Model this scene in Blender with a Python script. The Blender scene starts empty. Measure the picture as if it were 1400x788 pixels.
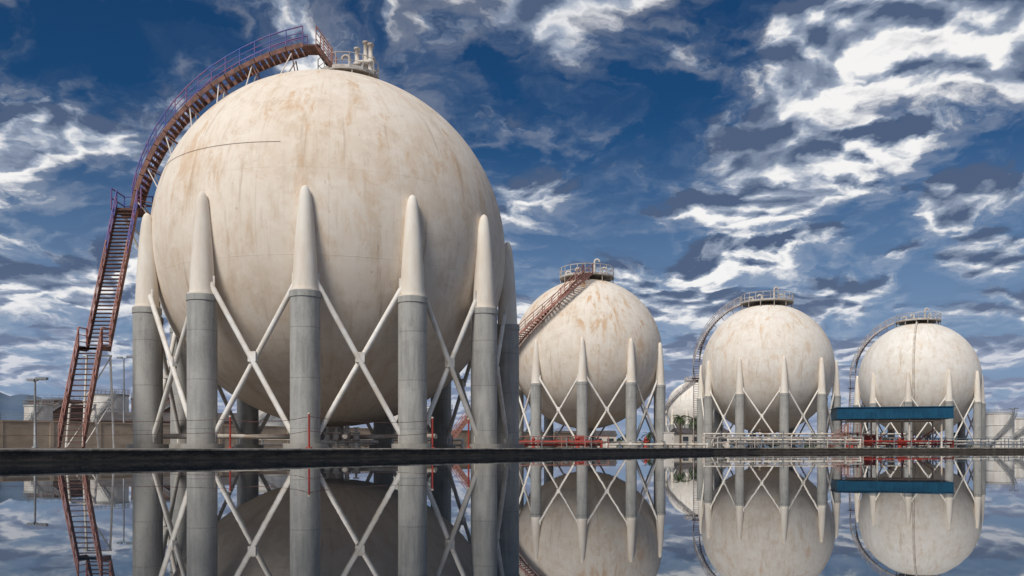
import bpy, math, random
from mathutils import Vector, noise as mnoise
random.seed(7)
R_=math.radians
scene=bpy.context.scene
scene.view_settings.view_transform='Standard'
scene.view_settings.look='None'
scene.view_settings.exposure=0

EYE=0.30      # eye height above the water
G=0.26        # top of the quay / yard level

# ------------------------------------------------------------------ mesh builder
class MB:
    def __init__(s): s.v=[];s.f=[];s.m=[];s.sm=[]
    def face(s,idx,m=0,smooth=False): s.f.append(idx);s.m.append(m);s.sm.append(smooth)
    def frame(s,d):
        d=d.normalized(); up=Vector((0,0,1)) if abs(d.z)<.95 else Vector((1,0,0))
        a=d.cross(up).normalized(); b=a.cross(d).normalized(); return a,b
    def tube(s,p0,p1,r0,r1=None,seg=8,m=0,caps=True):
        p0=Vector(p0);p1=Vector(p1); r1=r0 if r1 is None else r1
        d=p1-p0
        if d.length<1e-6: return
        a,b=s.frame(d); n=len(s.v)
        for p,r in((p0,r0),(p1,r1)):
            for i in range(seg):
                t=2*math.pi*i/seg; s.v.append(p+a*r*math.cos(t)+b*r*math.sin(t))
        for i in range(seg):
            j=(i+1)%seg; s.face((n+i,n+j,n+seg+j,n+seg+i),m,seg>4)
        if caps:
            k=len(s.v); s.v+= [s.v[n+i].copy() for i in range(2*seg)]
            s.face(tuple(k+i for i in range(seg)),m); s.face(tuple(k+seg+i for i in reversed(range(seg))),m)
    def poly(s,pts,r,seg=8,m=0,closed=False):
        pts=[Vector(p) for p in pts]; n=len(pts)
        for i in range(n if closed else n-1): s.tube(pts[i],pts[(i+1)%n],r,r,seg,m,caps=not closed)
    def lathe(s,c,prof,seg=32,m=0,smooth=True,cap=True):
        c=Vector(c); n=len(s.v)
        for (z,r) in prof:
            for i in range(seg):
                t=2*math.pi*i/seg; s.v.append(Vector((c.x+r*math.cos(t),c.y+r*math.sin(t),c.z+z)))
        for k in range(len(prof)-1):
            for i in range(seg):
                j=(i+1)%seg; s.face((n+k*seg+i,n+k*seg+j,n+(k+1)*seg+j,n+(k+1)*seg+i),m,smooth)
        if cap:
            k=len(s.v); o=n+(len(prof)-1)*seg
            s.v+=[s.v[o+i].copy() for i in range(seg)]; s.face(tuple(k+i for i in range(seg)),m)
    def box(s,c,hx,hy,hz,ax=None,ay=None,m=0,az=None):
        c=Vector(c); ax=Vector(ax).normalized() if ax else Vector((1,0,0)); ay=Vector(ay).normalized() if ay else Vector((0,1,0))
        az=Vector(az).normalized() if az else ax.cross(ay).normalized(); n=len(s.v)
        for sx,sy,sz in((-1,-1,-1),(1,-1,-1),(1,1,-1),(-1,1,-1),(-1,-1,1),(1,-1,1),(1,1,1),(-1,1,1)):
            s.v.append(c+ax*hx*sx+ay*hy*sy+az*hz*sz)
        for f in((0,3,2,1),(4,5,6,7),(0,1,5,4),(1,2,6,5),(2,3,7,6),(3,0,4,7)): s.face(tuple(n+i for i in f),m)
    def quad(s,a,b,c,d,m=0):
        n=len(s.v); s.v+=[Vector(a),Vector(b),Vector(c),Vector(d)]; s.face((n,n+1,n+2,n+3),m)
    def obj(s,name,mats,parent=None,origin=(0,0,0)):
        o=Vector(origin); me=bpy.data.meshes.new(name)
        me.from_pydata([tuple(v-o) for v in s.v],[],s.f)
        for mt in mats: me.materials.append(mt)
        me.polygons.foreach_set('material_index',s.m); me.polygons.foreach_set('use_smooth',s.sm); me.update()
        ob=bpy.data.objects.new(name,me); scene.collection.objects.link(ob)
        if parent is None: ob.location=o
        else:
            ob.parent=parent; ob.location=o-Vector(parent.location)
        return ob
def empty(name,loc):
    e=bpy.data.objects.new(name,None); e.empty_display_size=1; e.location=loc; scene.collection.objects.link(e); return e

# ------------------------------------------------------------------ materials
def nt(name):
    m=bpy.data.materials.new(name); m.use_nodes=True; t=m.node_tree
    return m,t,t.nodes['Principled BSDF']
class N:
    def __init__(s,t): s.t=t
    def lk(s,v,i):
        if v is None: return
        if isinstance(v,bpy.types.NodeSocket): s.t.links.new(v,i)
        else: i.default_value=v
    def math(s,op,a,b=None,c=None,clamp=False):
        n=s.t.nodes.new('ShaderNodeMath'); n.operation=op; n.use_clamp=clamp
        s.lk(a,n.inputs[0]); s.lk(b,n.inputs[1]); s.lk(c,n.inputs[2]); return n.outputs[0]
    def mr(s,v,a,b,c=0.,d=1.,smooth=True):
        n=s.t.nodes.new('ShaderNodeMapRange'); n.interpolation_type='SMOOTHSTEP' if smooth else 'LINEAR'
        s.lk(v,n.inputs[0]); n.inputs[1].default_value=a;n.inputs[2].default_value=b;n.inputs[3].default_value=c;n.inputs[4].default_value=d
        return n.outputs[0]
    def mix(s,f,a,b,blend='MIX'):
        n=s.t.nodes.new('ShaderNodeMix'); n.data_type='RGBA'; n.blend_type=blend
        s.lk(f,n.inputs[0]); s.lk(a,n.inputs[6]); s.lk(b,n.inputs[7]); return n.outputs[2]
    def noise(s,vec,scale,detail=6,rough=.55,dist=0.,fac=True,dim='3D'):
        n=s.t.nodes.new('ShaderNodeTexNoise'); n.noise_dimensions=dim; s.lk(vec,n.inputs['Vector'])
        n.inputs['Scale'].default_value=scale;n.inputs['Detail'].default_value=detail
        n.inputs['Roughness'].default_value=rough;n.inputs['Distortion'].default_value=dist
        return n.outputs['Fac'] if fac else n.outputs['Color']
    def comb(s,x,y,z):
        n=s.t.nodes.new('ShaderNodeCombineXYZ'); s.lk(x,n.inputs[0]);s.lk(y,n.inputs[1]);s.lk(z,n.inputs[2]); return n.outputs[0]
    def sep(s,v):
        n=s.t.nodes.new('ShaderNodeSeparateXYZ'); s.lk(v,n.inputs[0]); return n.outputs
    def coord(s,w='Object'): return s.t.nodes.new('ShaderNodeTexCoord').outputs[w]
    def bump(s,h,strength,dist):
        n=s.t.nodes.new('ShaderNodeBump'); n.inputs['Strength'].default_value=strength;n.inputs['Distance'].default_value=dist
        s.lk(h,n.inputs['Height']); return n.outputs[0]
    def vmul(s,v,k):
        n=s.t.nodes.new('ShaderNodeVectorMath'); n.operation='MULTIPLY'; s.lk(v,n.inputs[0]); n.inputs[1].default_value=k; return n.outputs[0]
    def vadd(s,v,k):
        n=s.t.nodes.new('ShaderNodeVectorMath'); n.operation='ADD'; s.lk(v,n.inputs[0]); s.lk(k,n.inputs[1]); return n.outputs[0]
C=lambda r,g,b:(r,g,b,1.)

def simple(name,c1,c2,scale=1.5,rough=.6,bump=.2,bd=.01,metal=0.,stretch=(1,1,1)):
    m,t,b=nt(name); n=N(t); v=n.vmul(n.coord(),stretch)
    f=n.noise(v,scale,5,.65); f=n.mr(f,.35,.65)
    n.lk(n.mix(f,C(*c1),C(*c2)),b.inputs['Base Color']); b.inputs['Roughness'].default_value=rough; b.inputs['Metallic'].default_value=metal
    b.inputs['Specular IOR Level'].default_value=.3
    return m

def shell_mat(name,base,stain,rustamt,seed,plates=1.0,rz=(-.5,.75)):
    m,t,b=nt(name); n=N(t); co=n.coord(); x,y,z=n.sep(co)[:3]
    ln=n.math('SQRT',n.math('ADD',n.math('ADD',n.math('MULTIPLY',x,x),n.math('MULTIPLY',y,y)),n.math('MULTIPLY',z,z)))
    el=n.math('ARCSINE',n.math('DIVIDE',z,ln)); az=n.math('ARCTAN2',x,n.math('MULTIPLY',y,-1.))
    big=n.mr(n.noise(n.vadd(co,(seed,seed*2,0)),.20,6,.62,.6),.36,.64)
    fine=n.noise(n.vadd(co,(seed*3,0,0)),1.1,7,.70)
    def ae(ka,ke,off):
        return n.comb(n.math('MULTIPLY_ADD',az,ka,off),n.math('MULTIPLY_ADD',el,ke,off*.37),0.)
    st=n.noise(ae(7.,1.9,seed),1.3,6,.64,.35,dim='2D')
    stf=n.noise(ae(26.,3.2,seed+5),1.4,4,.62,.3,dim='2D')
    col=n.mix(n.math('MULTIPLY',big,.85),C(*base),C(*stain))
    col=n.mix(n.mr(st,.48,.72,0,.50),col,C(stain[0]*.84,stain[1]*.76,stain[2]*.66))
    col=n.mix(n.mr(stf,.52,.80,0,.35),col,C(stain[0]*.74,stain[1]*.67,stain[2]*.58))
    col=n.mix(n.mr(fine,.42,.66,0,.55),col,C(min(.9,base[0]*1.07),base[1]*1.09,base[2]*1.12))
    col=n.mix(n.mr(n.noise(n.vadd(co,(seed*5,3,0)),.7,7,.72,.4),.53,.66,0,.34),col,C(stain[0]*.76,stain[1]*.69,stain[2]*.61))
    # rust blooms with soft drips, mostly on the upper courses
    rp=n.noise(ae(2.4,1.9,seed+9),1.5,7,.72,.5,dim='2D')
    rm=n.mr(rp,.49,.62); rm=n.math('MULTIPLY',rm,n.mr(n.noise(ae(12.,3.6,seed+2),1.,7,.75,.4,dim='2D'),.43,.60))
    rm=n.math('MULTIPLY',rm,n.mr(el,rz[0],rz[1],.25,1.)); rm=n.math('MULTIPLY',rm,rustamt)
    col=n.mix(rm,col,C(.60,.34,.15))
    fl=n.mr(n.noise(ae(22.,14.,seed),1.0,6,.8,dim='2D'),.65,.70,0,.75*rustamt)
    col=n.mix(fl,col,C(.38,.17,.07))
    dr=n.noise(ae(26.,1.3,seed+31),1.,3,.5,dim='2D'); dr=n.mr(dr,.62,.76,0,.40); dr=n.math('MULTIPLY',dr,n.mr(st,.45,.62))
    col=n.mix(dr,col,C(.38,.27,.17))
    def line(v,k,w):
        f=n.math('FRACT',n.math('MULTIPLY',v,k)); return n.math('SUBTRACT',1.,n.mr(n.math('ABSOLUTE',n.math('SUBTRACT',f,.5)),0,w))
    s1=line(el,57.2958/24.,.006)
    s2=n.math('MULTIPLY',line(az,57.2958/20.,.008),n.mr(n.math('ABSOLUTE',el),1.15,1.2,1,0))
    seam=n.math('MAXIMUM',s1,s2)
    col=n.mix(n.math('MULTIPLY',seam,.15*plates),col,C(.33,.24,.17))
    n.lk(col,b.inputs['Base Color']); b.inputs['Roughness'].default_value=.72
    b.inputs['Specular IOR Level'].default_value=.18
    h=n.math('ADD',n.math('MULTIPLY',seam,.5),n.math('MULTIPLY',fine,.6))
    n.lk(n.bump(h,.3,.04),b.inputs['Normal']); return m

def col_mat():
    m,t,b=nt('column_concrete'); n=N(t); co=n.coord(); x,y,z=n.sep(co)[:3]
    a=n.noise(n.vmul(co,(3,3,.35)),1.3,5,.65); bb=n.noise(co,.6,4,.6); sp=n.noise(co,9,4,.7)
    col=n.mix(n.mr(a,.35,.68),C(.40,.392,.368),C(.28,.275,.26))
    col=n.mix(n.mr(bb,.42,.66,0,.5),col,C(.48,.465,.43))
    col=n.mix(n.mr(sp,.52,.72,0,.45),col,C(.20,.19,.17))
    f=n.math('ABSOLUTE',n.math('SUBTRACT',n.math('FRACT',n.math('DIVIDE',z,2.35)),.5))
    ln=n.math('SUBTRACT',1.,n.mr(f,0,.012)); col=n.mix(n.math('MULTIPLY',ln,.5),col,C(.12,.12,.12))
    col=n.mix(n.mr(z,0.,1.3,.55,0),col,C(.28,.24,.19))
    n.lk(col,b.inputs['Base Color']); b.inputs['Roughness'].default_value=.85
    n.lk(n.bump(n.math('SUBTRACT',sp,ln),.4,.02),b.inputs['Normal']); return m

M={}
M['shell1']=shell_mat('aged_cream_paint',(.82,.725,.615),(.745,.62,.495),.58,1.3)
M['shell2']=shell_mat('aged_white_paint_a',(.82,.74,.64),(.74,.635,.52),.85,7.1)
M['shell3']=shell_mat('aged_white_paint_b',(.82,.76,.68),(.75,.665,.565),.55,13.7,1.4)
M['shell4']=shell_mat('aged_white_paint_c',(.83,.785,.715),(.76,.695,.61),.30,23.2,1.2)
M['col']=col_mat()
M['sleeve']=simple('sleeve_paint',(.82,.76,.675),(.74,.65,.545),.9,.65,.2,.01,stretch=(2,2,.5))
M['brace']=simple('brace_paint',(.83,.80,.76),(.71,.645,.56),1.6,.6,.2)
M['rust']=simple('rusty_red_steel',(.27,.135,.105),(.14,.08,.068),2.5,.75,.5)
M['tread']=simple('dark_tread_steel',(.08,.05,.045),(.18,.09,.075),3,.8,.4)
M['blue']=simple('blue_handrail_paint',(.07,.13,.42),(.26,.13,.25),1.2,.55,.3)
M['redrail']=simple('faded_red_rail_paint',(.45,.20,.16),(.31,.16,.13),1.3,.6,.3)
M['whiterail']=simple('white_rail_paint',(.66,.64,.60),(.42,.34,.28),1.2,.6,.3)
M['greyrail']=simple('grey_rail_paint',(.50,.49,.49),(.34,.27,.25),1.2,.6,.3)
M['platform']=simple('platform_steel',(.48,.46,.43),(.32,.27,.22),2,.7,.3)
M['pipe']=simple('white_pipe_paint',(.74,.69,.62),(.55,.46,.37),1.5,.5,.2)
M['redpipe']=simple('fire_red_paint',(.42,.05,.035),(.26,.05,.04),2,.5,.2)
M['canopy']=simple('blue_sheet_metal',(.005,.055,.11),(.009,.08,.15),.8,.45,.2)
M['canopy_under']=simple('canopy_soffit',(.05,.08,.13),(.08,.11,.16),.8,.6,.2)
M['steelgrey']=simple('galvanised_steel',(.32,.33,.34),(.22,.22,.22),3,.5,.2,metal=.3)
M['wall']=simple('precast_wall_concrete',(.50,.40,.30),(.36,.28,.21),.5,.9,.4,.02,stretch=(1,1,2))
M['brown']=simple('brown_tank_paint',(.17,.10,.075),(.11,.07,.055),.3,.7,.2)
M['darkroof']=simple('dark_roof',(.07,.06,.06),(.12,.10,.09),.4,.7,.2)
M['whitetank']=simple('white_tank_paint',(.72,.70,.66),(.58,.53,.47),.3,.6,.2,stretch=(2,2,.4))
M['building']=simple('render_wall',(.62,.56,.48),(.50,.44,.37),.3,.85,.2)
M['glass']=simple('dark_window_glass',(.03,.04,.05),(.05,.06,.07),.5,.15,.0)
M['trunk']=simple('palm_bark',(.16,.11,.07),(.09,.06,.04),3,.95,.7,.03)
M['frond']=simple('palm_leaf',(.05,.085,.03),(.09,.12,.045),2,.6,.2)
M['leaf']=simple('tree_leaf',(.045,.07,.03),(.09,.11,.05),.6,.7,.2)
M['hill']=simple('hazy_hill',(.08,.13,.21),(.12,.17,.24),.004,1.,.0)  # blue-grey distance haze is put into the base colour
M['lamp']=simple('lamp_glass',(.55,.55,.52),(.45,.45,.43),2,.3,.0)

m,t,b=nt('yard_ground'); n=N(t); co=n.coord()
c=n.mix(n.mr(n.noise(co,.15,5,.6),.35,.65),C(.115,.10,.085),C(.20,.175,.15))
c=n.mix(n.mr(n.noise(co,6,5,.7),.4,.7,0,.5),c,C(.08,.072,.062)); n.lk(c,b.inputs['Base Color']); b.inputs['Roughness'].default_value=.95
M['ground']=m
m,t,b=nt('wet_quay_face'); n=N(t); co=n.coord(); x,y,z=n.sep(co)[:3]
c=n.mix(n.mr(n.noise(n.vmul(co,(1,1,4)),2.2,6,.7),.35,.68),C(.022,.018,.015),C(.085,.066,.050))
c=n.mix(n.mr(n.noise(n.vmul(co,(1,1,2)),14,5,.75),.5,.72,0,.6),c,C(.17,.14,.11))
c=n.mix(n.mr(z,.0,.07,.85,0),c,C(.012,.014,.012)); n.lk(c,b.inputs['Base Color']); b.inputs['Roughness'].default_value=.8
n.lk(n.bump(n.noise(co,18,5,.75),.9,.02),b.inputs['Normal']); M['quay']=m
M['coping']=simple('coping_concrete',(.40,.36,.31),(.16,.135,.11),3.,.9,.7,.01)
m,t,b=nt('water_surface'); n=N(t); co=n.coord()
b.inputs['Base Color'].default_value=C(.008,.018,.030); b.inputs['Roughness'].default_value=.012; b.inputs['IOR'].default_value=1.33
h=n.noise(n.vmul(co,(1.,.5,1)),1.1,3,.5); n.lk(n.bump(h,.16,.004),b.inputs['Normal']); M['water']=m

# ------------------------------------------------------------------ ground, water, quay
edge=[(-110,-140),(-20.7,0.0),(-9.76,16.74),(-2.1,28.4),(5.4,40.0),(11.2,48.8),(14.8,52.4),(21,54.6),(60,62),(260,90),(3500,600)]
def edge_sub():
    out=[]
    for i in range(len(edge)-1):
        a=Vector(edge[i]+(0,));b_=Vector(edge[i+1]+(0,)); L=(b_-a).length; k=max(1,min(90,int(L/.35)))
        for j in range(k): out.append(a.lerp(b_,j/k))
    out.append(Vector(edge[-1]+(0,))); return out
es=edge_sub()
mb=MB()
vs=[Vector((-3500,-140,G))]+[Vector((p.x,p.y,G)) for p in es]+[Vector((3500,5000,G)),Vector((-3500,5000,G))]
mb.v=vs; mb.face(tuple(range(len(vs))))
mb.obj('ground',[M['ground']])
mb=MB(); mb.quad((-3500,-400,0),(3500,-400,0),(3500,5000,0),(-3500,5000,0)); mb.obj('water',[M['water']])
mb=MB(); rows=[(-.4,0.05),(-.02,.05),(.03,.03),(.09,.012),(.15,.02),(.195,.008),(.222,.01)]
normals=[]
for i,p in enumerate(es):
    a=es[max(0,i-1)];c_=es[min(len(es)-1,i+1)]; d=(c_-a).normalized(); normals.append(Vector((d.y,-d.x,0)))
for (z,off) in rows:
    for i,p in enumerate(es):
        o=off+.03*mnoise.noise(Vector((p.x*2,p.y*2,z*18)))
        q=p+normals[i]*o; mb.v.append(Vector((q.x,q.y,z)))
K=len(es)
for r in range(len(rows)-1):
    for i in range(K-1): mb.face((r*K+i,r*K+i+1,(r+1)*K+i+1,(r+1)*K+i),0,True)
n0=len(mb.v)
for (z,off) in [(.222,.01),(.224,.035),(.258,.036),(.266,.028),(.268,-.42)]:
    for i,p in enumerate(es):
        o=off+.012*mnoise.noise(Vector((p.x*3,p.y*3,5))); q=p+normals[i]*o
        mb.v.append(Vector((q.x,q.y,z+.008*mnoise.noise(Vector((p.x*1.5,p.y*1.5,9))))))
for r in range(4):
    for i in range(K-1): mb.face((n0+r*K+i,n0+r*K+i+1,n0+(r+1)*K+i+1,n0+(r+1)*K+i),1)
mb.obj('quay_wall',[M['quay'],M['coping']])

# ------------------------------------------------------------------ stairs / rails
UP=Vector((0,0,1))
def resample(pts,step=.08):
    pts=[Vector(p) for p in pts]; out=[pts[0]]
    for i in range(len(pts)-1):
        a,b_=pts[i],pts[i+1]; k=max(1,int((b_-a).length/step))
        for j in range(1,k+1): out.append(a.lerp(b_,j/k))
    return out
def stairs(mb,pts,width=1.0,side=None,sm=0,tm=1,rm=2,rail=1.05,rr=.035,sr=.09,rise=.24,postgap=1.1,rm_switch=None):
    ps=resample(pts); L=len(ps)
    def sd(i):
        if side is not None: return Vector(side).normalized()
        d=ps[min(L-1,i+6)]-ps[max(0,i-6)]; d.z=0
        return d.normalized().cross(UP)
    last=None; lp=ps[0]
    edges={-1:[],1:[]}
    for i,p in enumerate(ps):
        s_=sd(i)
        if last is None or abs(p.z-last.z)>=rise or Vector((p.x-last.x,p.y-last.y,0)).length>=.30:
            h=s_.cross(UP).normalized()
            mb.box(p,width*.5,.14,.022,s_,h,m=tm); last=p
        if i==0 or i==L-1 or (p-lp).length>=postgap:
            for k in(-1,1):
                q=p+s_*k*width*.5; edges[k].append(q)
                mb.tube(q-UP*.1,q+UP*rail,rr*.9,seg=5,m=rm if (rm_switch is None or p.z>rm_switch[0]) else rm_switch[1])
            lp=p
    for k in(-1,1):
        e=edges[k]
        for a,b_ in zip(e[:-1],e[1:]):
            mm=rm if (rm_switch is None or a.z>rm_switch[0]) else rm_switch[1]
            mb.tube(a+UP*rail,b_+UP*rail,rr,seg=6,m=mm)
            mb.tube(a+UP*rail*.66,b_+UP*rail*.66,rr*.7,seg=5,m=mm)
            mb.tube(a+UP*rail*.33,b_+UP*rail*.33,rr*.7,seg=5,m=mm)
            d=(b_-a).normalized(); s2=d.cross(UP)
            if s2.length<.01: continue
            s2.normalize(); mb.box((a+b_)/2,(b_-a).length/2+.02,.03,sr*1.4,d,s2,m=sm)
def ring_rail(mb,c,r,h,m,n=20,rr=.035):
    pts=[]
    for i in range(n+1):
        t=2*math.pi*i/n; pts.append(Vector((c[0]+r*math.cos(t),c[1]+r*math.sin(t),c[2])))
    for i in range(n):
        a,b_=pts[i],pts[i+1]
        mb.tube(a,a+UP*h,rr,seg=5,m=m)
        for k in(1.,.5): mb.tube(a+UP*h*k,b_+UP*h*k,rr*(1 if k==1 else .75),seg=5,m=m)
        d=(b_-a).normalized(); mb.box((a+b_)/2+UP*.08,(b_-a).length/2,.012,.09,d,d.cross(UP),m=m)
def sph(c,r,az,el):
    az=R_(az);el=R_(el); return Vector((c[0]+r*math.cos(el)*math.sin(az),c[1]-r*math.cos(el)*math.cos(az),c[2]+r*math.sin(el)))
def gooseneck(mb,base,h,r,rad,d,m):
    b0=Vector(base); d=Vector(d).normalized(); pts=[b0,b0+UP*h]
    for i in range(1,9):
        t=math.pi*i/8; pts.append(b0+UP*(h+rad*math.sin(t))+d*rad*(1-math.cos(t)))
    mb.poly(pts,r,10,m)

def shell(parent,c,Rr,mat,seg=160,rings=90):
    mb=MB(); c=Vector(c)
    for k in range(1,rings):
        e=-math.pi/2+math.pi*k/rings
        for i in range(seg):
            t=2*math.pi*i/seg; mb.v.append(c+Vector((Rr*math.cos(e)*math.cos(t),Rr*math.cos(e)*math.sin(t),Rr*math.sin(e))))
    for k in range(rings-2):
        for i in range(seg):
            j=(i+1)%seg; mb.face((k*seg+i,k*seg+j,(k+1)*seg+j,(k+1)*seg+i),0,True)
    n=len(mb.v); mb.v.append(c-UP*Rr); mb.v.append(c+UP*Rr)
    for i in range(seg):
        j=(i+1)%seg; mb.face((n,j,i),0,True); o=(rings-2)*seg; mb.face((n+1,o+i,o+j),0,True)
    return mb.obj('steel_shell',[mat],parent,origin=c)

def legs(parent,c,Rc,angs,cr,hcol=7.6,htip=12.6,br=.13,seg=36):
    mc=MB(); ms=MB(); mbz=MB(); pos=[]
    for a in angs:
        p=Vector((c[0]+Rc*math.sin(R_(a)),c[1]-Rc*math.cos(R_(a)),0)); pos.append(p)
        mc.lathe((p.x,p.y,0),[(G-.1,cr*1.45),(G+.22,cr*1.45),(G+.225,cr*1.03)],seg,0,False,False)
        mc.lathe((p.x,p.y,0),[(G+.2,cr),(hcol-.30,cr)],seg,0,True,False)
        mc.lathe((p.x,p.y,0),[(hcol-.30,cr*1.0),(hcol-.295,cr*1.05),(hcol-.01,cr*1.05),(hcol,cr*1.02)],seg,0,False,True)
        H=htip-hcol
        ms.lathe((p.x,p.y,hcol),[(-.02,cr*.86),(H*.02,cr*.845),(H*.25,cr*.78),(H*.5,cr*.67),(H*.72,cr*.55),(H*.88,cr*.42),(H*.95,cr*.32),(H*.985,cr*.2),(H,cr*.04)],seg)
        ms.lathe((p.x,p.y,hcol),[(.0,cr*.97),(.07,cr*.97),(.072,cr*.82)],seg,0,False,False)
    for i in range(len(pos)):
        a=pos[i];b_=pos[(i+1)%len(pos)]
        d=(b_-a).normalized()
        A=a+d*cr*.6;B=b_-d*cr*.6
        At=a+d*cr*.30;Bt=b_-d*cr*.30
        t1=hcol+1.0; t0=G+.35
        o=Vector((a.x+b_.x-2*c[0],a.y+b_.y-2*c[1],0)).normalized()*br*.55
        mbz.tube(At+UP*t1+o,B+UP*t0+o,br,seg=10); mbz.tube(Bt+UP*t1-o,A+UP*t0-o,br,seg=10)
        mid=(A+B)/2+UP*(t1+t0)/2
        mbz.box(mid,.20,.02+br,.24,d,o.normalized())
        for q,s_ in((A,1),(B,-1)):
            mbz.box(q+UP*(t1-.45)+d*s_*.06,.18,.03,.36,d,o.normalized())
            mbz.box(q+UP*(t0+.25)+d*s_*.10,.18,.03,.28,d,o.normalized())
    mc.obj('concrete_columns',[M['col']],parent); ms.obj('column_sleeves',[M['sleeve']],parent); mbz.obj('cross_braces',[M['brace']],parent)
    return pos

def bottom_pipes(parent,c,Rr,mpipe):
    mb=MB(); z=c[2]-Rr
    mb.lathe((c[0],c[1],z-.9),[(0,.55),(.12,.55),(.13,.42),(1.2,.42)],24)
    for k,(dx,dy) in enumerate(((-1.2,-.6),(.9,-.8),(.2,1.2))):
        b0=Vector((c[0]+dx,c[1]+dy,z+.2)); mb.poly([b0,b0-UP*(z+.2-.9),b0-UP*(z+.2-.9)+Vector((dx*6,-4-dy,0))],.14,10)
    mb.obj('bottom_nozzle_pipes',[mpipe],parent)

# ---------------- the big near tank
c1=(-10.4,51.3,EYE+11.22); T1=empty('spherical_gas_tank',(c1[0],c1[1],G))
shell(T1,c1,10.,M['shell1'],220,130)
legs(T1,c1,10.2,[-59,-26,4,33,61,97,122,147,172,198,225,255,280],.70,seg=48)
mb=MB()
land=Vector((-21.45,49.5,EYE+13.3))
foot=Vector((-20.75,41.3,G+.02)); mid1=Vector((-21.25,44.2,EYE+5.0)); mid2=Vector((-21.25,45.1,EYE+5.05))
stairs(mb,[foot,mid1],1.15,side=(1,0,0),rm=3,rail=1.05,rr=.035,rise=.21)
stairs(mb,[mid1,mid2],1.25,side=(1,0,0),rm=3,rail=1.05,rr=.035,rise=.21)
stairs(mb,[mid2,land+Vector((.05,-.7,0))],1.15,side=(1,0,0),rm=2,rail=1.05,rr=.035,rise=.21,rm_switch=(10.2,3))
mb.box(land+Vector((0,.1,-.03)),.85,.85,.05,m=1)
for sx in(-1,1):
    for sy in(-1,1):
        mb.tube(land+Vector((.82*sx,.1+.82*sy,0)),land+Vector((.82*sx,.1+.82*sy,1.1)),.04,seg=6,m=2)
for k in(.55,1.1):
    mb.tube(land+Vector((-.82,-.72,k)),land+Vector((-.82,.92,k)),.04,seg=6,m=2); mb.tube(land+Vector((-.82,.92,k)),land+Vector((.82,.92,k)),.04,seg=6,m=2)
arc=[]
for i in range(0,61):
    a=R_(11.5+(83.5-11.5)*i/60); rr=11.0
    if i>40: rr+= .30*((i-40)/20)**1.5
    arc.append(Vector((c1[0]-rr*math.cos(a),49.5,c1[2]+rr*math.sin(a))))
stairs(mb,arc,1.15,side=(0,1,0),rm=2,rr=.038,sr=.09,rise=.22,postgap=.9)
crest=arc[-1]; mb.box(crest+Vector((.45,0,-.02)),.5,.6,.04,m=1)
stairs(mb,[crest+Vector((.75,0,0)),Vector((c1[0]+.3,49.9,c1[2]+10.15))],1.15,side=(0,1,0),rm=3,rr=.035,rise=.2,postgap=.6)
for a in(14,24,35,46,57,68,80):
    ar=R_(a)
    for dy in(-.5,.5):
        p=Vector((c1[0]-10.95*math.cos(ar),49.5+dy,c1[2]+10.95*math.sin(ar)))
        rin=math.sqrt(100-(49.5+dy-c1[1])**2)-.02
        q1=Vector((c1[0]-rin*math.cos(ar),49.5+dy,c1[2]+rin*math.sin(ar)))
        a2=ar-R_(6); q2=Vector((c1[0]-rin*math.cos(a2),49.5+dy,c1[2]+rin*math.sin(a2)))
        mb.tube(p,q1,.035,seg=6,m=0); mb.tube(p,q2,.035,seg=6,m=4)
def trestle(x,y,z,w,m=4):
    for s_ in(-1,1):
        mb.tube((x+s_*w,y,G),(x+s_*w*.75,y,z),.06,seg=8,m=m)
    k=int(z//2.2)
    for i in range(k):
        z0=G+(z-G)*i/k;z1=G+(z-G)*(i+1)/k
        mb.tube((x-w,y,z0),(x+w*.85,y,z1),.035,seg=6,m=m); mb.tube((x-w,y,z1),(x+w*.85,y,z1),.04,seg=6,m=m)
trestle(-21.0,42.9,2.4,.8); trestle(-21.2,45.0,5.0,.8)
for s_ in(-.7,.7):
    p=land+Vector((s_,.6,-.1)); mb.tube(p,(p.x+1.6,p.y+.4,9.6),.06,seg=8,m=4); mb.tube(p,(c1[0]-9.7,p.y,c1[2]-.5),.05,seg=8,m=4)
mb.obj('access_stair',[M['rust'],M['tread'],M['blue'],M['redrail'],M['brace']],T1)
mb=MB(); pt=(c1[0]+.9,c1[1]-.4,c1[2]+10.02)
mb.lathe(pt,[(0,1.8),(.08,1.8)],32,0,False,True)
for i in range(10):
    t=2*math.pi*i/10; mb.tube((pt[0]+1.7*math.cos(t),pt[1]+1.7*math.sin(t),pt[2]),(pt[0]+1.7*math.cos(t),pt[1]+1.7*math.sin(t),pt[2]-.4),.05,seg=6)
ring_rail(mb,(pt[0],pt[1],pt[2]+.08),1.75,.85,1,14,rr=.025)
for dx,dy,h in((.55,-.2,1.7),(1.0,.1,2.2),(1.35,-.3,1.9),(.1,.5,.9),(1.3,.6,1.5)):
    mb.lathe((pt[0]+dx,pt[1]+dy,pt[2]),[(0,.26),(.12,.26),(.13,.15),(h*.45,.15),(h*.46,.24),(h*.55,.24),(h*.56,.13),(h,.13),(h+.02,.19),(h+.12,.19)],16,2)
mb.poly([(pt[0]+.55,pt[1]-.2,pt[2]+1.0),(pt[0]+1.35,pt[1]-.3,pt[2]+1.0)],.12,10,2)
gooseneck(mb,(pt[0]+.2,pt[1]-.6,pt[2]),1.0,.08,.22,(-1,0,0),2)
mb.obj('crown_platform',[M['platform'],M['whiterail'],M['pipe']],T1)
mb=MB(); pts=[sph(c1,10.02,-78+2*i,22.-.06*i) for i in range(0,38)]
mb.poly(pts,.009,6)
mb.obj('cooling_water_line',[M['rust']],T1)
bottom_pipes(T1,c1,10.,M['pipe'])

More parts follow.
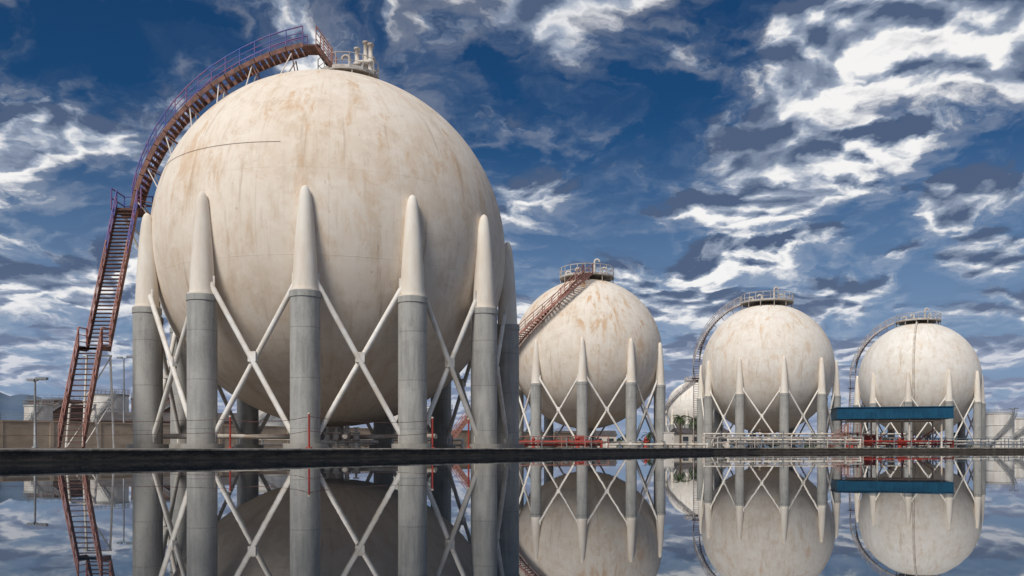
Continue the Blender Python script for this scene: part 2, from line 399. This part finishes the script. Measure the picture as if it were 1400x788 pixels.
# ---------------- the smaller tanks
def small_tank(name,X,Y,Z,Rr,off,mat,railm,stairpath,platR,cr=.62,lower=None,N_=10,sw=.95):
    c=(X,Y,Z); T=empty(name,(X,Y,G)); shell(T,c,Rr,mat,128,72)
    legs(T,c,Rr+.12,[off+360/N_*i for i in range(N_)],cr,br=.12,seg=24)
    mb=MB()
    if stairpath:
        pts=[]; kn=stairpath
        for i in range(len(kn)-1):
            p0=kn[max(0,i-1)];p1=kn[i];p2=kn[i+1];p3=kn[min(len(kn)-1,i+2)]
            for j in range(10):
                t_=j/10
                f=lambda a,b_,c_,d_:.5*((2*b_)+(-a+c_)*t_+(2*a-5*b_+4*c_-d_)*t_*t_+(-a+3*b_-3*c_+d_)*t_**3)
                pts.append(sph(c,Rr+.85,f(p0[0],p1[0],p2[0],p3[0]),f(p0[1],p1[1],p2[1],p3[1])))
        pts.append(sph(c,Rr+.85,*kn[-1]))
        stairs(mb,pts,sw,rr=.045,sr=.09,rise=.28,postgap=1.2)
        for p in pts[::5]:
            d=(Vector(c)-p); mb.tube(p,p+d.normalized()*(d.length-Rr+.02),.06,seg=6,m=0)
        if lower:
            s0=pts[0]; mb.box(s0-UP*.03,.7,.7,.05,m=1)
            stairs(mb,[Vector(lower),s0],sw,rr=.045,sr=.10,rise=.28,postgap=1.2)
            mid=(Vector(lower)+s0)/2
            for s_ in(-.5,.5): mb.tube((mid.x+s_,mid.y,G),mid+Vector((s_,0,0)),.07,seg=6,m=0); mb.tube((s0.x+s_,s0.y,G),s0+Vector((s_,0,0)),.08,seg=6,m=0)
        mb.obj('access_stair',[M['redrail'] if railm=='redrail' else M['greyrail'],M['tread'],M[railm]],T)
    mb=MB(); pz=Z+Rr+.12
    mb.lathe((X,Y,pz),[(0,platR),(.10,platR)],40,0,False,True)
    for i in range(12):
        t=2*math.pi*i/12; x=X+(platR-.1)*math.cos(t); y=Y+(platR-.1)*math.sin(t); mb.tube((x,y,pz),(x,y,Z+math.sqrt(Rr*Rr-(platR-.1)**2)-.02),.06,seg=6)
    ring_rail(mb,(X,Y,pz+.1),platR-.04,1.15,1,22,rr=.045)
    for dx,dy,h,dd in((.9,-.5,2.0,(1,0,0)),(-.8,-.2,1.0,(-1,0,0)),(1.9,.4,1.2,(1,.3,0)),(-1.9,.3,.7,(-1,0,0))):
        gooseneck(mb,(X+dx,Y+dy,pz),h,.13,.3,dd,2)
        mb.lathe((X+dx,Y+dy,pz),[(0,.3),(.15,.3),(.16,.2),(.5,.2)],14,2)
    mb.lathe((X,Y,pz),[(0,.6),(.5,.6),(.52,.75),(.62,.75)],24,2)
    mb.obj('crown_platform',[M['platform'],M['whiterail'],M['pipe']],T)
    bottom_pipes(T,c,Rr,M['pipe'])
    return T,c
T2,c2=small_tank('spherical_gas_tank.001',9.1,106.8,EYE+11.3,9.05,-8,M['shell2'],'redrail',[(-94,-9),(-66,3),(-40,20),(-18,45),(-2,69)],3.3,lower=(-7.9,104.5,G),sw=1.15)
T3,c3=small_tank('spherical_gas_tank.002',37.0,127.4,EYE+11.4,9.3,-2.5,M['shell3'],'greyrail',[(-112,-6),(-108,12),(-104,32),(-100,50),(-96,68)],3.7,lower=(29.2,138.5,G))
T4,c4=small_tank('spherical_gas_tank.003',68.5,148.,EYE+11.45,9.5,2.5,M['shell4'],'greyrail',[(-118,-6),(-114,12),(-110,32),(-104,50),(-98,68)],3.5,lower=(61.5,160.,G))
mb=MB(); mb.poly([sph(c4,9.72,-29,88-4*i) for i in range(0,42)],.15,10)
for e in(75,50,25,0,-25,-50): mb.tube(sph(c4,9.45,-29,e),sph(c4,9.72,-29,e),.2,seg=8)
mb.poly([sph(c4,9.72,-29,-76),(c4[0]-3,c4[1]-5,1.0),(c4[0]-6,c4[1]-16,1.0)],.15,10)
mb.obj('riser_pipe',[M['pipe']],T4)
small_tank('spherical_gas_tank.004',58.6,283.,EYE+12.6,8.7,11,M['shell4'],'greyrail',[(-90,-5),(-60,15),(-30,45),(-10,68)],3.0)

# ------------------------------------------------------------------ yard equipment
def pipe_rack(name,p0,p1,zs,m,gap=2.4,r=.11,elbow=True):
    p0=Vector(p0);p1=Vector(p1); T=empty(name,(p0.x,p0.y,G)); mb=MB(); d=(p1-p0).normalized(); s_=d.cross(UP)
    L=(p1-p0).length
    for k,z in enumerate(zs):
        o=s_*.35*k; mb.poly([p0+o+UP*(z-.0),p1+o+UP*z],r,10)
        if elbow:
            for q in(p0,p1): mb.tube(q+o+UP*z,q+o+UP*G,r,seg=10); mb.lathe((q.x+o.x,q.y+o.y,z-r),[(0,r),(r*2,r*1.2),(r*2.2,.01)],10)
        i=L*.23+k*1.1
        while i<L:
            q=p0+o+d*i+UP*z; mb.tube(q-d*.12,q+d*.12,r*1.7,seg=12); mb.tube(q,q+UP*.5,.03,seg=6); mb.tube(q+UP*.5-UP*.02,q+UP*.5+UP*.02,.2,seg=12); i+=L*.31
    mb.obj('pipes',[m],T); mb=MB(); i=gap*.5
    while i<L:
        q=p0+d*i; z=max(zs); mb.tube((q.x,q.y,G),(q.x,q.y,G+z+.1),.06,seg=6); q2=q+s_*.35*len(zs); mb.tube((q2.x,q2.y,G),(q2.x,q2.y,G+z+.1),.06,seg=6)
        mb.tube((q.x,q.y,G+min(zs)-.25),(q2.x,q2.y,G+min(zs)-.25),.05,seg=6); i+=gap
    mb.obj('supports',[M['steelgrey']],T)
pipe_rack('pipe_rack',(-.8,84,0),(8.6,85,0),(.55,.85),M['redpipe'])
pipe_rack('pipe_rack.001',(22.5,92,0),(37.5,95,0),(.7,1.1),M['pipe'])
pipe_rack('pipe_rack.002',(9.5,88,0),(20,90,0),(.6,),M['pipe'])
pipe_rack('pipe_rack.003',(38,100,0),(52,104,0),(.65,1.0),M['redpipe'])
pipe_rack('pipe_rack.004',(-20,66,0),(-4,70,0),(.5,.9),M['pipe'])
pipe_rack('pipe_rack.005',(56,118,0),(82,122,0),(.7,1.15),M['pipe'])
pipe_rack('pipe_rack.006',(24,110,0),(50,112,0),(1.5,2.0),M['pipe'],4)

def hydrant(name,x,y,s=1.):
    mb=MB(); mb.lathe((x,y,G),[(0,.2*s),(.06*s,.2*s),(.07*s,.13*s),(.7*s,.12*s),(.71*s,.17*s),(.77*s,.17*s),(.85*s,.13*s),(.95*s,.05*s),(1.02*s,.04*s)],16)
    for a in((1,0,0),(-1,0,0),(0,-1,0)):
        a=Vector(a); p=Vector((x,y,G+.55*s)); mb.tube(p,p+a*.24*s,.07*s,seg=10); mb.tube(p+a*.2*s,p+a*.27*s,.095*s,seg=10)
    mb.obj(name,[M['redpipe']],origin=(x,y,G))
for i,(x,y,s) in enumerate(((6.9,92,1.3),(-.4,88,1.2),(2.1,86,1.1),(14,92,1.2),(40.3,104,1.3),(45.5,103,1.2))):
    hydrant('fire_hydrant'+('' if i==0 else '.%03d'%i),x,y,s)

def cabinet(name,x,y,w,h,m):
    mb=MB(); mb.box((x,y,G+.25+h/2),w/2,.3,h/2,m=0); mb.box((x,y-.305,G+.25+h/2),w/2-.06,.012,h/2-.06,m=0); mb.box((x,y,G+.25+h+.04),w/2+.06,.37,.035,m=0)
    mb.box((x+w*.35,y-.335,G+.25+h*.55),.02,.02,.12,m=1)
    for s_ in(-1,1): mb.tube((x+s_*(w/2-.08),y,G),(x+s_*(w/2-.08),y,G+.26),.05,seg=6,m=1)
    mb.obj(name,[m,M['steelgrey']],origin=(x,y,G))
cabinet('hose_cabinet',7.3,95.2,1.0,1.0,M['redpipe']); cabinet('hose_cabinet.001',43.2,106,1.1,1.2,M['redpipe']); cabinet('control_cabinet',17.3,97,1.1,1.4,M['whitetank'])

T=empty('valve_assembly',(-9.6,49,G)); mb=MB()
for i in range(5):
    x=-10.9+.55*i; y=49+.25*(i%2)
    mb.lathe((x,y,G),[(0,.2),(.08,.2),(.09,.11),(.45,.11),(.46,.22),(.54,.22),(.56,.17),(.8,.19),(.82,.24),(.90,.24),(.92,.08),(1.15,.05)],14)
    mb.tube((x,y,G+1.13),(x,y,G+1.17),.18,seg=14)
mb.poly([(-11.6,49.1,G+.35),(-8.0,49.1,G+.35),(-8.0,52,G+.35)],.11,10)
mb.obj('valves',[M['pipe']],T)
posts=[(-13.1,40.8),(-8.6,37.2),(-3.85,42.5),(-2.2,44.5)]
for i,(x,y) in enumerate(posts):
    mb=MB(); mb.tube((x,y,G),(x,y,G+1.45),.045,seg=8); mb.lathe((x,y,G),[(0,.14),(.05,.14),(.06,.05)],12)
    mb.tube((x,y,G+1.45),(x,y,G+1.52),.065,seg=8,m=1); mb.obj('marker_post'+('' if i==0 else '.%03d'%i),[M['redpipe'],M['pipe']],origin=(x,y,G))
mb=MB()
for (a,b_) in zip([(-30,38)]+posts[:2],posts[:3]):
    for h in(.75,1.35):
        pts=[]
        for k in range(13):
            t_=k/12; pts.append((a[0]+(b_[0]-a[0])*t_,a[1]+(b_[1]-a[1])*t_,G+h-.7*t_*(1-t_)))
        mb.poly(pts,.012,5)
mb.tube((-30,38,G),(-30,38,G+1.45),.045,seg=8)
mb.obj('barrier_wire',[M['tread']])

# canopy
T=empty('loading_canopy',(45.0,105,G)); mb=MB()
a=R_(-14); ax=Vector((math.cos(a),math.sin(a),0)); ay=Vector((-math.sin(a),math.cos(a),0)); cc=Vector((45.2,105,0))
mb.box(cc+UP*4.35,6.3,3.1,.62,ax,ay,0)
mb.box(cc+UP*5.0,6.42,3.22,.05,ax,ay,0); mb.box(cc+UP*3.70,6.36,3.16,.045,ax,ay,0)
for i in range(-12,13): mb.box(cc+ax*i*.51-ay*3.115+UP*4.35,.03,.03,.58,ax,ay,0)
for i in range(-5,6): mb.box(cc+ay*i*.55+ax*6.315+UP*4.35,.03,.03,.58,ax,ay,0)
mb.box(cc+UP*3.64,6.2,3.0,.012,ax,ay,1)
mb.obj('roof',[M['canopy'],M['canopy_under']],T)
mb=MB()
for i in(-5.2,-1.75,1.75,5.2):
    for j in(-2.3,2.3):
        q=cc+ax*i+ay*j; mb.tube((q.x,q.y,G),(q.x,q.y,3.63),.11,seg=10); mb.box((q.x,q.y,G+.02),.25,.25,.03,ax,ay)
for j in(-2.3,2.3): mb.tube(cc+ax*-5.2+ay*j+UP*3.45,cc+ax*5.2+ay*j+UP*3.45,.09,seg=8)
mb.obj('posts',[M['pipe']],T)
mb=MB()
for k,i in enumerate((-3.6,-1.0,1.4,3.6)):
    q=cc+ax*i; mb.box((q.x,q.y,G+.5),.45,.35,.3,ax,ay,k%2); mb.lathe((q.x,q.y,G+.8),[(0,.22),(.4,.22),(.45,.1),(1.1,.08)],14,k%2)
    mb.tube((q.x-.6,q.y-.2,G+.9),(q.x+1.5,q.y-.2,G+2.3),.05,seg=8,m=1-k%2); mb.tube((q.x+1.5,q.y-.2,G+2.3),(q.x+1.5,q.y-.2,G+1.2),.05,seg=8,m=1)
mb.obj('loading_arms',[M['redpipe'],M['pipe']],T)
T=empty('service_steps',(38.4,101,G)); mb=MB()
stairs(mb,[Vector((36.2,100,G)),Vector((38.2,100.2,G+1.7))],.9,rr=.035,rise=.22,postgap=.8); mb.box((38.9,100.2,G+1.7),.8,.6,.04,m=1)
for x in(38.2,39.6):
    for y in(99.65,100.75): mb.tube((x,y,G),(x,y,G+2.7),.05,seg=6,m=2)
mb.tube((38.2,99.65,G+2.7),(39.6,99.65,G+2.7),.04,seg=6,m=2)
mb.obj('steps',[M['rust'],M['tread'],M['redrail']],T)

def railing(name,pts,h,m,gap=2.,bars=2):
    T=empty(name,(pts[0][0],pts[0][1],G)); mb=MB(); ps=[Vector((p[0],p[1],G)) for p in pts]
    for a,b_ in zip(ps[:-1],ps[1:]):
        k=max(1,int((b_-a).length/gap))
        for i in range(k+1):
            q=a.lerp(b_,i/k); mb.tube(q,q+UP*h,.05,seg=6)
        for j in range(bars): mb.tube(a+UP*h*(j+1)/bars,b_+UP*h*(j+1)/bars,.04,seg=6)
    mb.obj('rails',[m],T)
M['bluerail']=simple('steel_blue_rail',(.10,.15,.22),(.16,.18,.2),1,.6,.2)
railing('yard_railing',[(49,108),(72,112),(96,118)],1.15,M['bluerail'],1.8,3)
railing('yard_railing.001',[(20.5,87.5),(36,90)],1.1,M['whiterail'],1.9,2)
railing('yard_railing.002',[(-2,80),(9,82)],1.05,M['redrail'],1.9,2)

def lamp(name,x,y,h,arm):
    mb=MB(); mb.lathe((x,y,G),[(0,.22),(.1,.22),(.11,.11),(h*.5,.085),(h,.06)],12,0)
    mb.tube((x,y,h+G-.05),(x+arm,y,h+G+.15),.045,seg=8,m=0); mb.box((x+arm,y,h+G+.15),.38,.16,.08,m=0); mb.box((x+arm,y,h+G+.06),.3,.12,.02,m=1)
    mb.tube((x,y,h+G-.05),(x-arm*.6,y,h+G+.05),.045,seg=8,m=0); mb.box((x-arm*.6,y,h+G+.06),.25,.14,.08,m=0)
    mb.obj(name,[M['steelgrey'],M['lamp']],origin=(x,y,G))
lamp('street_lamp',-32.6,60,4.6,.45); lamp('street_lamp.001',-39.8,90,9.2,.7); lamp('street_lamp.002',85.6,150,6.6,.6)

T=empty('boundary_wall',(-42,72,G)); mb=MB()
wp=[Vector((-95,9,0)),Vector((-42,72,0)),Vector((-5.75,115,0)),Vector((12,136,0))]
for a,b_ in zip(wp[:-1],wp[1:]):
    d=(b_-a).normalized(); s_=d.cross(UP); L=(b_-a).length; mb.box((a+b_)/2+UP*(G+1.1),L/2,.1,1.1,d,s_,0); mb.box((a+b_)/2+UP*(G+2.25),L/2,.17,.05,d,s_,0)
    k=int(L/4)
    for i in range(k+1):
        q=a+d*(L*i/k); mb.box(q+UP*(G+1.15),.16,.18,1.13,d,s_,0)
        mb.tube(q+UP*(G+2.3),q+UP*(G+2.9),.03,seg=5,m=1)
    for h in(2.5,2.7,2.88): mb.tube(a+UP*(G+h),b_+UP*(G+h),.012,seg=4,m=1)
mb.obj('panels',[M['wall'],M['steelgrey']],T)

def tank(name,x,y,r,h,m,roof,bands=3,dome=.12):
    T=empty(name,(x,y,G)); mb=MB()
    mb.lathe((x,y,G),[(0,r),(h,r)],64,0,True,False)
    for i in range(1,bands+1):
        z=h*i/bands-.12; mb.lathe((x,y,G+z),[(0,r+.01),(.005,r+.12),(.12,r+.12),(.125,r+.01)],64,0,False,False)
    mb.lathe((x,y,G+h),[(0,r+.15),(.1,r+.15),(r*dome*.7,r*.6),(r*dome,.3)],64,1,False,True)
    ring_rail(mb,(x,y,G+h+.1),r+.1,1.1,2,28,rr=.04)
    pts=[]
    for i in range(25):
        t_=R_(200+110*i/24); pts.append(Vector((x+(r+.55)*math.cos(t_),y+(r+.55)*math.sin(t_),G+h*i/24)))
    stairs(mb,pts,.8,sm=2,tm=2,rm=2,rr=.04,rise=.35,postgap=1.8)
    mb.obj('tank_body',[m,M[roof],M['steelgrey']],T)
tank('storage_tank',-82.5,180,3.6,10.6,M['whitetank'],'darkroof',4)
tank('storage_tank.001',-103,200,6.4,10.4,M['brown'],'darkroof')
tank('storage_tank.002',-80,205,8.2,11.2,M['brown'],'darkroof')
tank('storage_tank.003',-60,215,6.,10.,M['whitetank'],'whitetank')
tank('storage_tank.004',139,250,3.6,9.6,M['whitetank'],'whitetank')
tank('storage_tank.005',150,262,5.4,8.4,M['whitetank'],'whitetank')
tank('storage_tank.006',-96,178,2.6,8.4,M['whitetank'],'whitetank')
tank('storage_tank.007',-20,190,7,8.,M['whitetank'],'whitetank')

def building(name,x,y,w,d,h,m,rot=0.,nwin=5):
    T=empty(name,(x,y,G)); a=R_(rot); ax=Vector((math.cos(a),math.sin(a),0)); ay=Vector((-math.sin(a),math.cos(a),0)); c0=Vector((x,y,G)); mb=MB()
    mb.box(c0+UP*h/2,w/2,d/2,h/2,ax,ay); mb.obj('walls',[m],T)
    mb=MB()
    q=[c0-ax*(w/2+.3)-ay*(d/2+.3)+UP*h,c0+ax*(w/2+.3)-ay*(d/2+.3)+UP*h,c0+ax*(w/2+.3)+UP*(h+d*.16),c0-ax*(w/2+.3)+UP*(h+d*.16),c0-ax*(w/2+.3)+ay*(d/2+.3)+UP*h,c0+ax*(w/2+.3)+ay*(d/2+.3)+UP*h]
    mb.quad(q[0],q[1],q[2],q[3]); mb.quad(q[3],q[2],q[5],q[4]); n_=len(mb.v); mb.v+=[q[0].copy(),q[3].copy(),q[4].copy(),q[1].copy(),q[5].copy(),q[2].copy()]; mb.face((n_,n_+1,n_+2)); mb.face((n_+3,n_+4,n_+5)); mb.obj('roof',[M['darkroof']],T)
    mb=MB()
    for i in range(nwin):
        p=c0+ax*(-w/2+w*(i+.5)/nwin)-ay*(d/2+.02)+UP*h*.6; mb.box(p,w/nwin*.28,.03,h*.17,ax,ay,0); mb.box(p-UP*(h*.17+.06)-ay*.05,w/nwin*.31,.08,.05,ax,ay,1)
    mb.box(c0+ax*(w*.02)-ay*(d/2+.03)+UP*1.05,.55,.03,1.05,ax,ay,1); mb.obj('windows',[M['glass'],M['whitetank']],T)
building('warehouse',48,225,13,9,3.6,M['building'],8); building('warehouse.001',-58,150,22,10,4.4,M['brown'],12,6)
building('warehouse.002',165,230,26,10,4.2,M['building'],-10,7); building('warehouse.003',20,240,16,9,3.2,M['building'],0,5); building('warehouse.004',-118,170,26,12,5.5,M['brown'],10,6)

def palm(name,x,y,h,s=1.):
    T=empty(name,(x,y,G)); mb=MB(); lean=random.uniform(-.4,.4); pts=[Vector((x+lean*(k/8)**2,y,G+h*k/8)) for k in range(9)]
    for k in range(8): mb.tube(pts[k],pts[k+1],.26-.012*k,.25-.012*(k+1)+.02,10,0)
    mb.obj('trunk',[M['trunk']],T); mb=MB(); top=pts[-1]
    for i in range(34):
        az=random.uniform(0,6.28); el=random.uniform(-.5,1.25); L=random.uniform(1.9,2.7)*s; d=Vector((math.cos(az),math.sin(az),0)); p=top.copy(); e=el; st=L/9; s_=d.cross(UP)
        for k in range(9):
            q=p+(d*math.cos(e)+UP*math.sin(e))*st; w=.5*s*math.sin(math.pi*min(1,(k+1.3)/10))
            tn=(q-p).normalized(); mb.tube(p,q,.025,seg=4)
            for sg in(-1,1):
                for u in(0,.5):
                    b0=p.lerp(q,u); tip=b0+s_*sg*w+tn*w*.5-UP*w*.35; mb.v+= [b0,b0+tn*.1*s,tip]; m0=len(mb.v); mb.face((m0-3,m0-2,m0-1))
            p=q; e-=.20
    mb.obj('fronds',[M['frond']],T)
palm('palm_tree',38.4,200,6.6); palm('palm_tree.001',42.0,203,6.2); palm('palm_tree.002',36.,215,4.6,.9); palm('palm_tree.003',30.5,196,2.8,.9); palm('palm_tree.004',44.5,210,5.2)

mb=MB()
def clump(x,y,w,h,n):
    for i in range(n):
        u=random.gauss(0,.4);v=random.random()**.8; p=Vector((x+u*w,y+random.gauss(0,.3)*w,G+h*v*max(.2,1-abs(u)*.7)))
        s_=random.uniform(.25,.6); a=Vector((random.gauss(0,1),random.gauss(0,1),random.gauss(0,1))).normalized(); b_=a.cross(Vector((random.random(),1,random.random()))).normalized()
        mb.v+=[p-a*s_,p+b_*s_,p+a*s_,p-b_*s_]; k=len(mb.v); mb.face((k-4,k-3,k-2,k-1))
for x in range(-260,340,9):
    y=300+random.uniform(-15,25); clump(x+random.uniform(-4,4),y,random.uniform(4,8),random.uniform(2.5,6.),170)
mb.obj('distant_trees',[M['leaf']])

mb=MB(); W=240
rowsY=[(1500,0.),(2100,.55),(2500,1.),(3000,.6),(3600,0.)]
for (yy,f) in rowsY:
    for i in range(W+1):
        x=-3300+6600*i/W; u=x/2500.
        hh=22+14*mnoise.noise(Vector((x*.004,yy*.002,0)))+190*math.exp(-((u+.66)/.16)**2)+40*math.exp(-((u-.75)/.15)**2)
        hh*=1+.25*mnoise.noise(Vector((x*.01,yy*.01,3)))+.12*mnoise.noise(Vector((x*.04,yy*.03,7)))
        mb.v.append(Vector((x*(yy/2500),yy,G-.5+hh*f)))
for r in range(len(rowsY)-1):
    for i in range(W): mb.face((r*(W+1)+i,r*(W+1)+i+1,(r+1)*(W+1)+i+1,(r+1)*(W+1)+i),0,True)
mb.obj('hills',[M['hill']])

# ------------------------------------------------------------------ sky and sun
sun_dir=Vector((-.36,-.62,.72)).normalized(); el=math.asin(sun_dir.z); rot=math.atan2(sun_dir.x,sun_dir.y)
w=bpy.data.worlds.new('World'); scene.world=w; w.use_nodes=True; t=w.node_tree; t.nodes.clear(); n=N(t)
w.cycles.sampling_method='NONE'
sky=t.nodes.new('ShaderNodeTexSky'); sky.sky_type='NISHITA'; sky.sun_disc=False; sky.sun_elevation=el; sky.sun_rotation=rot; sky.air_density=1.; sky.dust_density=.6; sky.ozone_density=3.
d=n.coord('Generated'); x,y,z=n.sep(d)[:3]; za=n.math('MAXIMUM',z,0.)
# cloud deck seen in perspective
zc=n.math('ADD',za,.25); px=n.math('DIVIDE',x,zc); py=n.math('DIVIDE',y,zc)
P=n.comb(px,py,0.)
warp=n.vmul(n.noise(P,8.,4,.62,fac=False,dim='2D'),(.085,.085,0))
warp2=n.vmul(n.noise(P,2.2,1,.5,fac=False,dim='2D'),(.25,.25,0))
P2=n.vadd(n.vadd(P,warp),warp2)
def field(off):
    v=n.vadd(P2,off)
    a=n.noise(v,3.6,6,.50,0.,dim='2D')
    def dome(s_,amt,acc):
        vo=t.nodes.new('ShaderNodeTexVoronoi'); vo.voronoi_dimensions='2D'; vo.feature='SMOOTH_F1'; vo.inputs['Smoothness'].default_value=.45; vo.inputs['Scale'].default_value=s_; n.lk(v,vo.inputs['Vector'])
        dd=vo.outputs['Distance']; dd=n.math('MULTIPLY',dd,dd); return n.math('MULTIPLY_ADD',n.math('SUBTRACT',.17,dd),amt,acc)
    return dome(16.,.17,dome(7.,.25,a))
S=(5.3,2.9)
f0=field((S[0],S[1],0)); f1=field((S[0]-.020,S[1]-.040,0))
cov=n.noise(n.vadd(P,(11.3,4.2,0)),1.3,2,.5,dim='2D')
def blob(cx,cy,sx,sy,amt):
    a=n.math('DIVIDE',n.math('SUBTRACT',px,cx),sx); b_=n.math('DIVIDE',n.math('SUBTRACT',py,cy),sy)
    dd=n.math('SQRT',n.math('ADD',n.math('MULTIPLY',a,a),n.math('MULTIPLY',b_,b_))); return n.mr(dd,0.,1.,amt,0.)
dens=n.math('MULTIPLY_ADD',n.math('SUBTRACT',cov,.5),.30,f0)
for args in((.08,1.68,.42,.42,-.15),(-.55,1.34,.30,.22,-.11),(.68,1.5,.48,.55,.09),(-.90,1.95,.40,.7,.11),(.5,2.3,.5,.5,.04)):
    dens=n.math('ADD',dens,blob(*args))
dens=n.math('ADD',dens,n.mr(za,.0,.24,.09,0.))
hf=n.noise(P2,24.,5,.62,dim='2D'); dens=n.math('MULTIPLY_ADD',n.math('SUBTRACT',hf,.5),.16,dens)
alpha=n.mr(dens,.42,.59)
veil=n.math('MULTIPLY',n.mr(dens,.30,.48),.16); alpha=n.math('MAXIMUM',alpha,veil)
lit=n.math('MULTIPLY_ADD',n.math('SUBTRACT',f0,f1),-4.4,.50)
lit=n.math('MULTIPLY_ADD',n.math('SUBTRACT',hf,.5),.60,lit,clamp=True)
core=n.mr(dens,.55,.82,1.,.42)
litc=n.math('MULTIPLY',lit,core)
bri=n.mr(n.noise(n.vadd(P,(2.7,8.1,0)),2.6,2,.5,dim='2D'),.34,.62,.62,1.12)
litc=n.math('MULTIPLY',litc,bri)
ccol=n.mix(n.mr(litc,.06,.42,smooth=False),C(.80,1.2,2.1),C(3.3,3.9,5.0))
ccol=n.mix(n.mr(litc,.34,.74,smooth=True),ccol,C(9.4,9.3,9.2))
hz=n.mr(za,0.,.20,1.,0.)
ccol=n.mix(n.math('MULTIPLY',hz,.75),ccol,C(3.0,3.5,4.9))
skyc=n.mix(1.,sky.outputs[0],C(.085,.27,.43),'MULTIPLY')
skyc=n.mix(n.mr(za,.0,.36,.92,0),skyc,C(2.4,3.3,4.9))
allc=n.mix(n.math('MULTIPLY',alpha,.97),skyc,ccol)
bg=t.nodes.new('ShaderNodeBackground'); bg.inputs['Strength'].default_value=.1; n.lk(allc,bg.inputs['Color'])
out=t.nodes.new('ShaderNodeOutputWorld'); t.links.new(bg.outputs[0],out.inputs['Surface'])

L=bpy.data.lights.new('sun','SUN'); L.energy=3.2; L.angle=R_(20); L.color=(1.,.95,.87)
so=bpy.data.objects.new('sun',L); so.rotation_euler=sun_dir.to_track_quat('Z','Y').to_euler(); so.location=(-30,-60,60); scene.collection.objects.link(so)

cam=bpy.data.cameras.new('camera'); cam.sensor_width=36.; cam.lens=36.*1200/1400; cam.shift_y=(612-394)/1400.; cam.clip_end=8000; cam.clip_start=.05
co_=bpy.data.objects.new('camera',cam); co_.location=(0,0,EYE); co_.rotation_euler=(R_(90),0,0); scene.collection.objects.link(co_); scene.camera=co_
